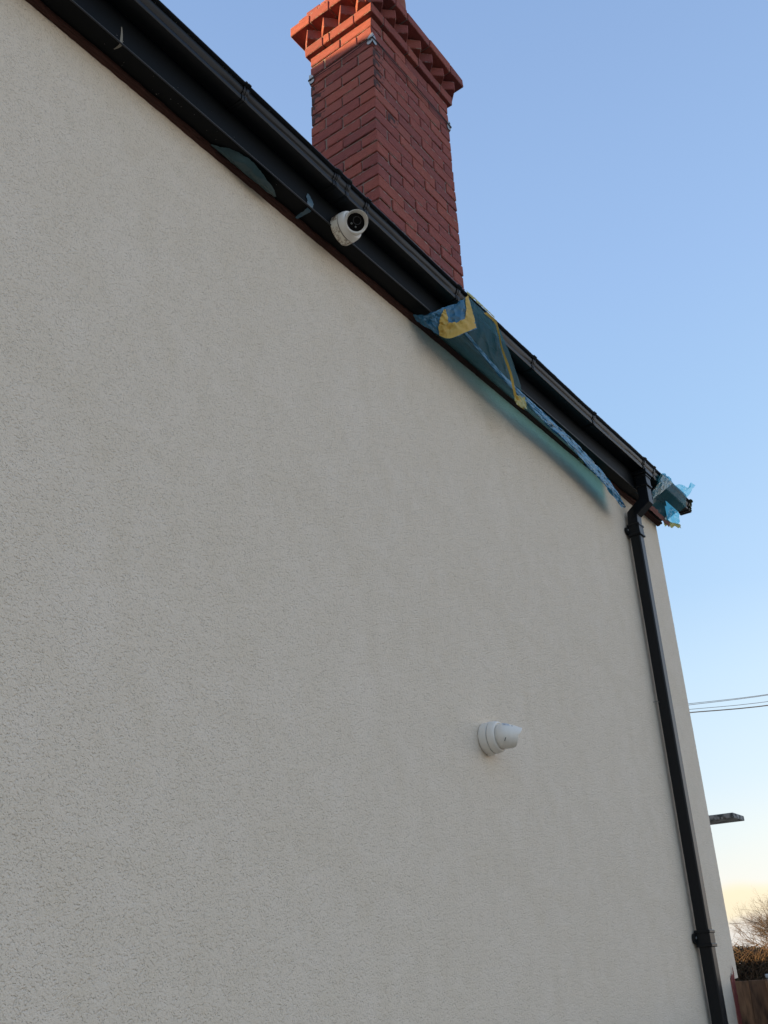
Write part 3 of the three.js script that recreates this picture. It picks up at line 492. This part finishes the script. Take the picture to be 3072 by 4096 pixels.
{
  const fe = thing('masking_film', 'pale blue plastic film wrapped around the open end of the gutter', 'plastic film', [5.8, E + 2.8, 0.13]);
  // wrap following the gutter section, from behind the lip, down the front and under
  const sec = [[0.170, 0.086], [0.186, 0.081], [0.192, 0.070], [0.186, 0.050], [0.178, 0.020], [0.173, -0.002], [0.155, -0.024], [0.134, -0.050], [0.112, -0.078], [0.090, -0.106], [0.072, -0.128]];
  const sc = new THREE.CatmullRomCurve3(sec.map(([z, y]) => V(0, y, z)));
  part(fe, 'wrap', surface((u, v) => { const p = sc.getPoint(v), x0 = lerp(5.64, 5.60, v) - 0.10 * Math.sin(v * 3), x1 = lerp(6.00, 5.86, Math.max(0, (v - 0.5) * 2)) + 0.03 * noise(v * 6, 3); const x = lerp(x0, x1, u), w = (0.002 + 0.006 * clamp(v * 2 - 0.9, 0, 1)) * ridge(x * 7 + v * 2.5, v * 1.2, 5) + 0.0008 * noise(x * 40, v * 6) - 0.004 * Math.sin(u * Math.PI) * clamp(v * 2 - 0.9, 0, 1); return V(x, GY + sag(x) + p.y - w * v, p.z + w * (1.2 + v)); }, 60, 50), filmDark);
  part(fe, 'loose_fold', creased(surface((u, v) => { const a = V(lerp(5.577, 5.748, u), E + 2.916 + 0.004 * noise(u * 9), 0.1945), b = V(lerp(5.465, 5.485, u), E + lerp(2.760, 2.722, u), lerp(0.140, 0.128, u)), p = a.lerp(b, v); const w = 0.004 * ridge(u * 2.4, v * 1.6, 8) + 0.002 * noise(u * 9, v * 9, 1); p.z += w + 0.010 * Math.sin(Math.PI * v); p.x -= w; return p; }, 7, 10), 0.003), film);
  // crumpled knot and a flag of film standing up over the lip
  part(fe, 'crumpled_knot', creased(surface((u, v) => { const h = 0.046 * Math.sin(Math.PI * clamp(u * 0.9 + 0.06, 0, 1)) ** 0.6 * (1 + 0.4 * noise(u * 8, 2)); return V(lerp(5.60, 5.775, u) + 0.014 * v + 0.012 * noise(u * 9, v * 5, 1), E + 2.915 + h * Math.sin(v * 2.7), 0.186 + 0.008 * v - 0.014 * (1 - Math.cos(v * 2.4)) + 0.010 * ridge(u * 6, v * 4, 3)); }, 9, 7), 0.005), film);
  const fTop = crv([[5.815, 2.930, 0.19], [5.90, 2.968, 0.198], [5.98, 2.984, 0.203], [6.025, 2.992, 0.208], [6.06, 3.002, 0.21], [6.095, 3.058, 0.214], [6.172, 3.062, 0.215]]), fBase = crv([[5.80, 2.918, 0.187], [5.90, 2.916, 0.187], [6.02, 2.914, 0.187]]);
  part(fe, 'flag', creased(surface((u, v) => { const p = fBase.getPoint(u).lerp(fTop.getPoint(u), v); p.z += 0.007 * ridge(u * 4, v * 2, 6) * v; p.x += 0.006 * noise(u * 7, v * 4, 2) * v; p.y += 0.006 * noise(u * 24, 3) * v * v; return p; }, 16, 7), 0.003), film);
  part(fe, 'hanging_tail', creased(surface((u, v) => { const a = V(lerp(5.79, 5.955, u), E + 2.775 + 0.015 * u, 0.140 - 0.008 * u), b = V(lerp(5.80, 6.03, u), E + lerp(2.706, 2.745, u) + 0.010 * noise(u * 7, 7), 0.078 + 0.022 * u), p = a.lerp(b, v); const w = 0.009 * ridge(u * 3, v * 2, 11) * Math.sin(Math.PI * Math.min(1, v * 1.1)); p.z += w; p.x -= w * 0.6; return p; }, 10, 9), 0.005), film);
  part(fe, 'tape', surface((u, v) => V(lerp(5.82, 6.05, u) + 0.01 * v, E + lerp(2.712, 2.752, u) - 0.030 * v * (1 + 0.8 * noise(u * 5, 4)), lerp(0.062, 0.100, u) + 0.006 * noise(u * 12, v * 5)), 22, 8), tapeDull);
  part(fe, 'plaster_tail', surface((u, v) => V(lerp(5.55, 5.90, u), E + lerp(2.735, 2.700, v) + 0.005 * noise(u * 12, v * 4) - 0.012 * u, lerp(0.082, 0.07, v) + 0.004 * noise(u * 15, v * 6, 2)), 24, 8), new THREE.MeshStandardMaterial({ color: col(0.17, 0.06, 0.045), roughness: 0.9, side: THREE.DoubleSide }), 'torn reddish strip hanging under the film');
}
// scraps left on the soffit further along
{
  const scrapMat = new THREE.MeshPhysicalMaterial({ color: col(0.055, 0.12, 0.135), roughness: 0.42, transmission: 0.35, thickness: 0, side: THREE.DoubleSide });
  const a = thing('film_scrap', 'large dark green scrap of torn film stuck along the soffit', 'plastic film', [1.85, E + 2.72, 0.05]);
  const up = crv([[1.700, 2.728, 0.022], [1.735, 2.729, 0.046], [1.765, 2.728, 0.061], [1.800, 2.727, 0.076], [1.845, 2.722, 0.088], [1.885, 2.709, 0.088], [1.915, 2.703, 0.085], [1.965, 2.698, 0.078], [2.015, 2.702, 0.05]]);
  const lo = crv([[1.702, 2.726, 0.021], [1.745, 2.724, 0.024], [1.80, 2.719, 0.027], [1.83, 2.716, 0.029], [1.87, 2.716, 0.029], [1.905, 2.716, 0.03], [1.95, 2.714, 0.031], [1.985, 2.712, 0.033], [2.018, 2.712, 0.036]]);
  part(a, 'film', surface((u, v) => { const p = up.getPoint(u).lerp(lo.getPoint(u), v); p.y += -0.014 * Math.sin(Math.PI * v) * Math.sin(Math.PI * u) - 0.006 * ridge(u * 4, v * 1.6, 4) + 0.002 * noise(u * 40, v * 3); p.z += 0.003 * noise(u * 30, v < 0.2 ? 2 : 6) * (v < 0.15 ? 1 : 0.2); return p; }, 80, 16), scrapMat);
  const b = thing('film_scrap', 'small blue scrap of film stuck up the fascia beside the camera', 'plastic film', [2.16, E + 2.73, 0.06]);
  const cl = crv([[2.158, 2.712, 0.024], [2.166, 2.722, 0.05], [2.166, 2.7245, 0.084], [2.163, 2.742, 0.0945], [2.160, 2.768, 0.0945], [2.150, 2.79, 0.0945]]);
  part(b, 'film', surface((u, v) => { const p = cl.getPoint(u), w = [0.012, 0.02, 0.022, 0.034, 0.04, 0.008], q = u * 5, k = Math.min(4, Math.floor(q)); p.x += (v - 0.5) * lerp(w[k], w[k + 1], q - k) * (1 + 0.3 * noise(u * 14, v * 2)); p.z += 0.0015 * noise(u * 20, v * 6, 2); return p; }, 40, 10), new THREE.MeshPhysicalMaterial({ color: col(0.075, 0.15, 0.20), roughness: 0.4, transmission: 0.25, thickness: 0, side: THREE.DoubleSide }));
  const tp = thing('tape_residue', 'thin pale strip of dried tape bent over the fascia edge', 'tape', [1.237, E + 2.73, 0.09]);
  const pale = new THREE.MeshStandardMaterial({ color: col(0.24, 0.22, 0.18), roughness: 0.9, side: THREE.DoubleSide });
  const tc = crv([[1.232, 2.804, 0.0922], [1.236, 2.77, 0.0922], [1.2365, 2.735, 0.0925], [1.2365, 2.7245, 0.0915], [1.236, 2.7243, 0.075], [1.2355, 2.7285, 0.06]]);
  part(tp, 'strip', surface((u, v) => { const p = tc.getPoint(u); p.x += (v - 0.5) * lerp(0.004, 0.0105, Math.sin(Math.PI * Math.min(1, u * 1.1))); return p; }, 30, 2), pale);
  const sp = thing('paint_specks', 'tiny pale paint specks spattered on the black soffit', 'paint'); sp.userData.kind = 'stuff';
  const bits = []; for (let i = 0; i < 24; i++) { const g = new THREE.IcosahedronGeometry(rr(0.0005, 0.0012), 0); const x = 1.0 + 1.1 * rnd() * rnd() + 0.15; g.scale(rr(1, 3), 0.5, 1); if (rnd() < 0.7) g.translate(x, E + 2.7302, rr(0.03, 0.085)); else g.translate(x, E + rr(2.735, 2.79), 0.0908); bits.push(g); }
  const m = shade(new THREE.Mesh(merge(bits), new THREE.MeshStandardMaterial({ color: col(0.38, 0.36, 0.32), roughness: 0.9 }))); m.name = 'specks'; sp.add(m);
}

// ------------------------------------------------------------------ fence beside the corner
{
  const fc = thing('wooden_fence', 'brown close-board timber fence butting against the wall corner', 'fence', [5.76, 0, 0.7]);
  const wood = texture(256, 1024, (u, v) => { const w = vnoise(L2, 128, u * 20 + 2.2 * vnoise(L6, 32, u * 4, v * 6), v * 6), f = vnoise(L4, 512, u * 128, v * 20); const k = 0.66 + 0.85 * (w - 0.5) + 0.3 * (f - 0.5); return [k, k * 0.92, k * 0.85]; });
  const wm = [[0.27, 0.155, 0.088], [0.22, 0.125, 0.074], [0.31, 0.178, 0.10]].map((c) => new THREE.MeshStandardMaterial({ color: col(...c), roughness: 0.85, map: wood }));
  const top = E - 0.058; let z = 0.006, i = 0;
  while (z < 1.9) { const w = i === 0 ? 0.075 : 0.088 + 0.012 * ((i * 37) % 5) / 5; const g = boxUV(chamfer(0.016, top - 0.06 + 0.004 * ((i * 13) % 3 - 1), w, 0.002), 2.2, i * 0.37, i * 0.61); const m = shade(new THREE.Mesh(g, wm[i % 3])); m.name = i ? `board_${String(i).padStart(3, '0')}` : 'board'; m.position.set(5.765 + (i % 2) * 0.004 - 5.76, 0.06 + (top - 0.06) / 2, z + w / 2 - 0.7); m.rotation.y = 0.13; fc.add(m); z += w - 0.003; i++; }
  part(fc, 'rail', box(5.785, 5.83, 0.35, 0.42, 0.0, 1.9), wm[1]); part(fc, 'rail', box(5.785, 5.83, 1.35, 1.42, 0.0, 1.9), wm[1]);
  const postMat = new THREE.MeshStandardMaterial({ color: col(0.40, 0.42, 0.45), roughness: 0.5 });
  const ps = thing('grey_post', 'pale grey post with flat cap standing before the fence', 'post', [5.69, 0, 0.25]);
  const g = chamfer(0.075, E - 0.05, 0.075, 0.004); g.translate(5.69, (E - 0.05) / 2, 0.252); part(ps, 'shaft', g, postMat);
  const cp = chamfer(0.09, 0.02, 0.09, 0.005); cp.translate(5.69, E - 0.04, 0.252); part(ps, 'cap', cp, postMat);
  // torn red membrane on the corner next to the first board
  const rd = thing('red_membrane', 'torn red membrane strip peeling off the wall corner by the fence', 'membrane', [5.73, E - 0.3, 0.002]);
  part(rd, 'sheet', surface((u, v) => V(lerp(5.714, 5.757, u) + 0.010 * noise(v * 14, u > 0.5 ? 8 : 2) + 0.004 * noise(v * 60, u * 3), E + lerp(-0.035, -0.9, v) + 0.03 * u * Math.max(0, 1 - v * 12) * (1 + 2 * noise(u * 6)), 0.003 + 0.006 * u + 0.008 * Math.abs(noise(v * 22, u * 3, 3))), 10, 160), new THREE.MeshStandardMaterial({ color: col(0.20, 0.045, 0.038), roughness: 0.8, side: THREE.DoubleSide }));
}
// ------------------------------------------------------------------ outbuilding beyond the corner with a slab jutting out
{
  const ob = thing('outbuilding', 'low rendered outbuilding hidden behind the wall corner', 'building', [9.3, 0, -2.1]);
  part(ob, 'wall', boxUV(box(8.5, 10.0, 0, E + 1.6, -2.6, -1.6), 1 / 2.6), M.render); part(ob, 'hedge_shade_block', boxUV(box(8.5, 10.0, 0, E + 0.37, -6.5, -2.605), 1 / 2.6), M.render); part(ob, 'roof', box(8.42, 10.08, E + 1.6, E + 1.68, -2.68, -1.52), M.pvcDull);  // the low rear block is unseen, added to keep sun off the hedge
  const sl = thing('concrete_slab', 'weathered grey concrete slab jutting out past the wall corner', 'slab', [9.15, E + 1.2, -1.2]);
  const g = chamfer(0.30, 0.046, 0.79, 0.004, 0.002); g.translate(9.15, E + 1.23, -1.213);
  part(sl, 'slab', boxUV(g, 1.7), new THREE.MeshStandardMaterial({ color: col(0.34, 0.335, 0.32), roughness: 0.95, map: texture(512, 512, (u, v) => { const a = vnoise(L2, 128, u * 40, v * 24), b = vnoise(L4, 512, u * 120, v * 120), c = vnoise(L6, 32, u * 12, v * 12); const s = clamp((a * 0.6 + c * 0.6 + b * 0.3 - 0.66) * 3, 0, 1); return 0.95 - 0.72 * s + 0.1 * (b - 0.5); }) }));
}
// ------------------------------------------------------------------ hedge, tree, wires
{
  const leafM = [[0.05, 0.031, 0.02], [0.06, 0.037, 0.021], [0.035, 0.034, 0.018], [0.10, 0.064, 0.036]].map((c) => new THREE.MeshStandardMaterial({ color: col(...c), roughness: 0.9, side: THREE.DoubleSide }));
  const hg = thing('hedge', 'rough brown winter hedge behind the wooden fence', 'hedge', [12.2, 0, -0.5]);
  const tops = (z) => E + 0.205 + 0.07 * noise(z * 3.1, 2) + 0.07 * noise(z * 13, 4);
  const leaves = [[], [], []], ax = V(0, 0, 0), bx = V(0, 0, 0);
  for (let i = 0; i < 60000; i++) {
    const near = rnd() < 0.85, z = near ? rr(-2.6, -1.1) : rr(-3.6, 2.4), t = tops(z), y = 1.25 + (t - 1.25) * Math.pow(rnd(), 0.8), x = 11.85 + rr(0, 1.3), s = rr(0.008, 0.02), L = leaves[i % 3];
    ax.set(rr(-1, 1), rr(-1, 1), rr(-1, 1)).normalize().multiplyScalar(s); bx.set(rr(-1, 1), rr(-1, 1), rr(-1, 1)).cross(ax).normalize().multiplyScalar(s * 0.5);
    L.push(x - ax.x, y - ax.y, z - ax.z, x + bx.x, y + bx.y, z + bx.z, x - bx.x, y - bx.y, z - bx.z, x + ax.x, y + ax.y, z + ax.z, x - bx.x, y - bx.y, z - bx.z, x + bx.x, y + bx.y, z + bx.z);
  }
  leaves.forEach((l, k) => { const g = new THREE.BufferGeometry(); g.setAttribute('position', new THREE.Float32BufferAttribute(l, 3)); g.computeVertexNormals(); const m = part(hg, 'leaves', g, leafM[k]); m.userData.kind = 'stuff'; });
  const tw = [];
  for (let i = 0; i < 1500; i++) { const z = rnd() < 0.85 ? rr(-2.5, -1.2) : rr(-3.4, 2.3), y0 = rr(1.2, E + 0.12), L = rr(0.12, 0.4), x = 12.35 - rr(0.2, 0.58), a = rr(-1, 1), y1 = Math.min(tops(z) + rr(0, 0.09), y0 + L * rr(0.2, 0.9)); tw.push(tube([V(x, y0, z), V(x - rr(0, 0.1), lerp(y0, y1, 0.6), z + a * L * 0.4), V(x - rr(-0.1, 0.14), y1, z + a * L * 0.8)], rr(0.0012, 0.0036), 3, 4)); }
  const twm = part(hg, 'twigs', merge(tw), leafM[3]); twm.userData.kind = 'stuff';

  const tr = thing('bare_tree', 'bare spreading winter tree far behind the hedge', 'tree', [46, 0, -9.5]);
  const limbs = [], twigs = []; let cnt = 0; seed = 4711;
  const grow = (p, d, len, r, depth) => {
    const pts = [p.clone()], c = p.clone(), dir = d.clone(), steps = depth > 3 ? 4 : 3;
    for (let k = 0; k < steps; k++) { dir.add(V(rr(-1, 1), rr(-0.6, 0.8), rr(-1, 1)).multiplyScalar(0.24)).normalize(); c.addScaledVector(dir, len / steps); pts.push(c.clone()); }
    const g = new THREE.TubeGeometry(new THREE.CatmullRomCurve3(pts), steps * 2, r, depth > 3 ? 7 : 4, false);
    const pp = g.attributes.position, per = (depth > 3 ? 7 : 4) + 1; for (let i = 0; i < pp.count; i++) { const t = Math.floor(i / per) / (steps * 2), q = pts[0].clone(); const cc = new THREE.Vector3(); cc.copy(pts[Math.min(steps, Math.floor(t * steps))]).lerp(pts[Math.min(steps, Math.floor(t * steps) + 1)], t * steps - Math.floor(t * steps)); const s = 1 - 0.38 * t; pp.setXYZ(i, cc.x + (pp.getX(i) - cc.x) * s, cc.y + (pp.getY(i) - cc.y) * s, cc.z + (pp.getZ(i) - cc.z) * s); }
    (depth > 3 ? limbs : twigs).push(g); cnt++;
    if (depth > 0) { const nb = depth > 4 ? 3 : depth > 2 ? 4 : 3; for (let k = 0; k < nb; k++) { const t = rr(0.35, 1), a = pts[Math.min(steps, Math.round(t * steps))]; const nd = dir.clone().multiplyScalar(0.75).add(V(rr(-1, 1), rr(-0.35, 0.7), rr(-1, 1)).multiplyScalar(0.95)).normalize(); grow(a, nd, len * rr(0.55, 0.8), r * rr(0.42, 0.6), depth - 1); } }
  };
  const b0 = V(46, 0, -9.5); const lift = V(0.02, 1, 0.03);
  const trunk = new THREE.CylinderGeometry(0.17, 0.24, 1.7, 10); trunk.translate(46, 0.85, -9.5);
  const bark = new THREE.MeshStandardMaterial({ color: col(0.11, 0.085, 0.065), roughness: 0.95 });
  for (const d of [V(0.2, 0.8, -0.8), V(-0.2, 0.3, -0.9), V(0.3, 1, -0.5), V(-0.3, 1.2, -0.1), V(0.1, 0.4, -1), V(0.1, 1, -0.2), V(0, 0.55, -0.9), V(0.2, 0.25, -1), V(-0.3, 0.6, 0.7), V(0.4, 0.8, 0.4), V(-0.2, 0.9, -0.7)]) grow(V(46, 1.6, -9.5), d.normalize(), rr(1.5, 1.85), 0.07, 6);
  part(tr, 'trunk', trunk, bark); part(tr, 'limbs', merge(limbs), bark); const cr = part(tr, 'crown', merge(twigs), bark); cr.userData.kind = 'stuff';

  const wm = new THREE.MeshStandardMaterial({ color: col(0.05, 0.055, 0.06), roughness: 0.7 });
  const at = (el, az, dist) => { const e = el * Math.PI / 180, a = az * Math.PI / 180; return V(dist * Math.cos(a), E + dist * Math.tan(e), 1.93 + dist * Math.sin(a)); };
  const cables = [[13.55, 13.50, 0.006, 'uppermost thin grey overhead wire'], [13.45, 13.46, 0.006, 'second thin grey overhead wire, crossing close below the uppermost'], [13.32, 13.12, 0.006, 'third thin grey overhead wire, just above the black cable'], [13.18, 12.92, 0.013, 'thick black overhead cable, lowest of the group']];
  for (const [e0, e1, r, lab] of cables) { const a = at(e0 - 0.06, -23, 24), b = at(e1, -14, 24), c = at(e1 + 0.15, -2, 24); const w = thing('overhead_wire', lab, 'wire', [b.x, b.y, b.z], 'overhead wires beyond the wall corner'); part(w, 'cable', tube([a, a.clone().lerp(b, 0.5).add(V(0, -0.005, 0)), b, c], r, 6, 20), wm); }
  const a = at(2.05, -23, 60), b = at(2.2, -5, 60); const w = thing('overhead_wire', 'single faint distant wire low above the hedge', 'wire', [a.x, a.y, a.z]); part(w, 'cable', tube([a, a.clone().lerp(b, 0.5), b], 0.012, 5, 8), wm);
}
renderer.render(scene, camera);
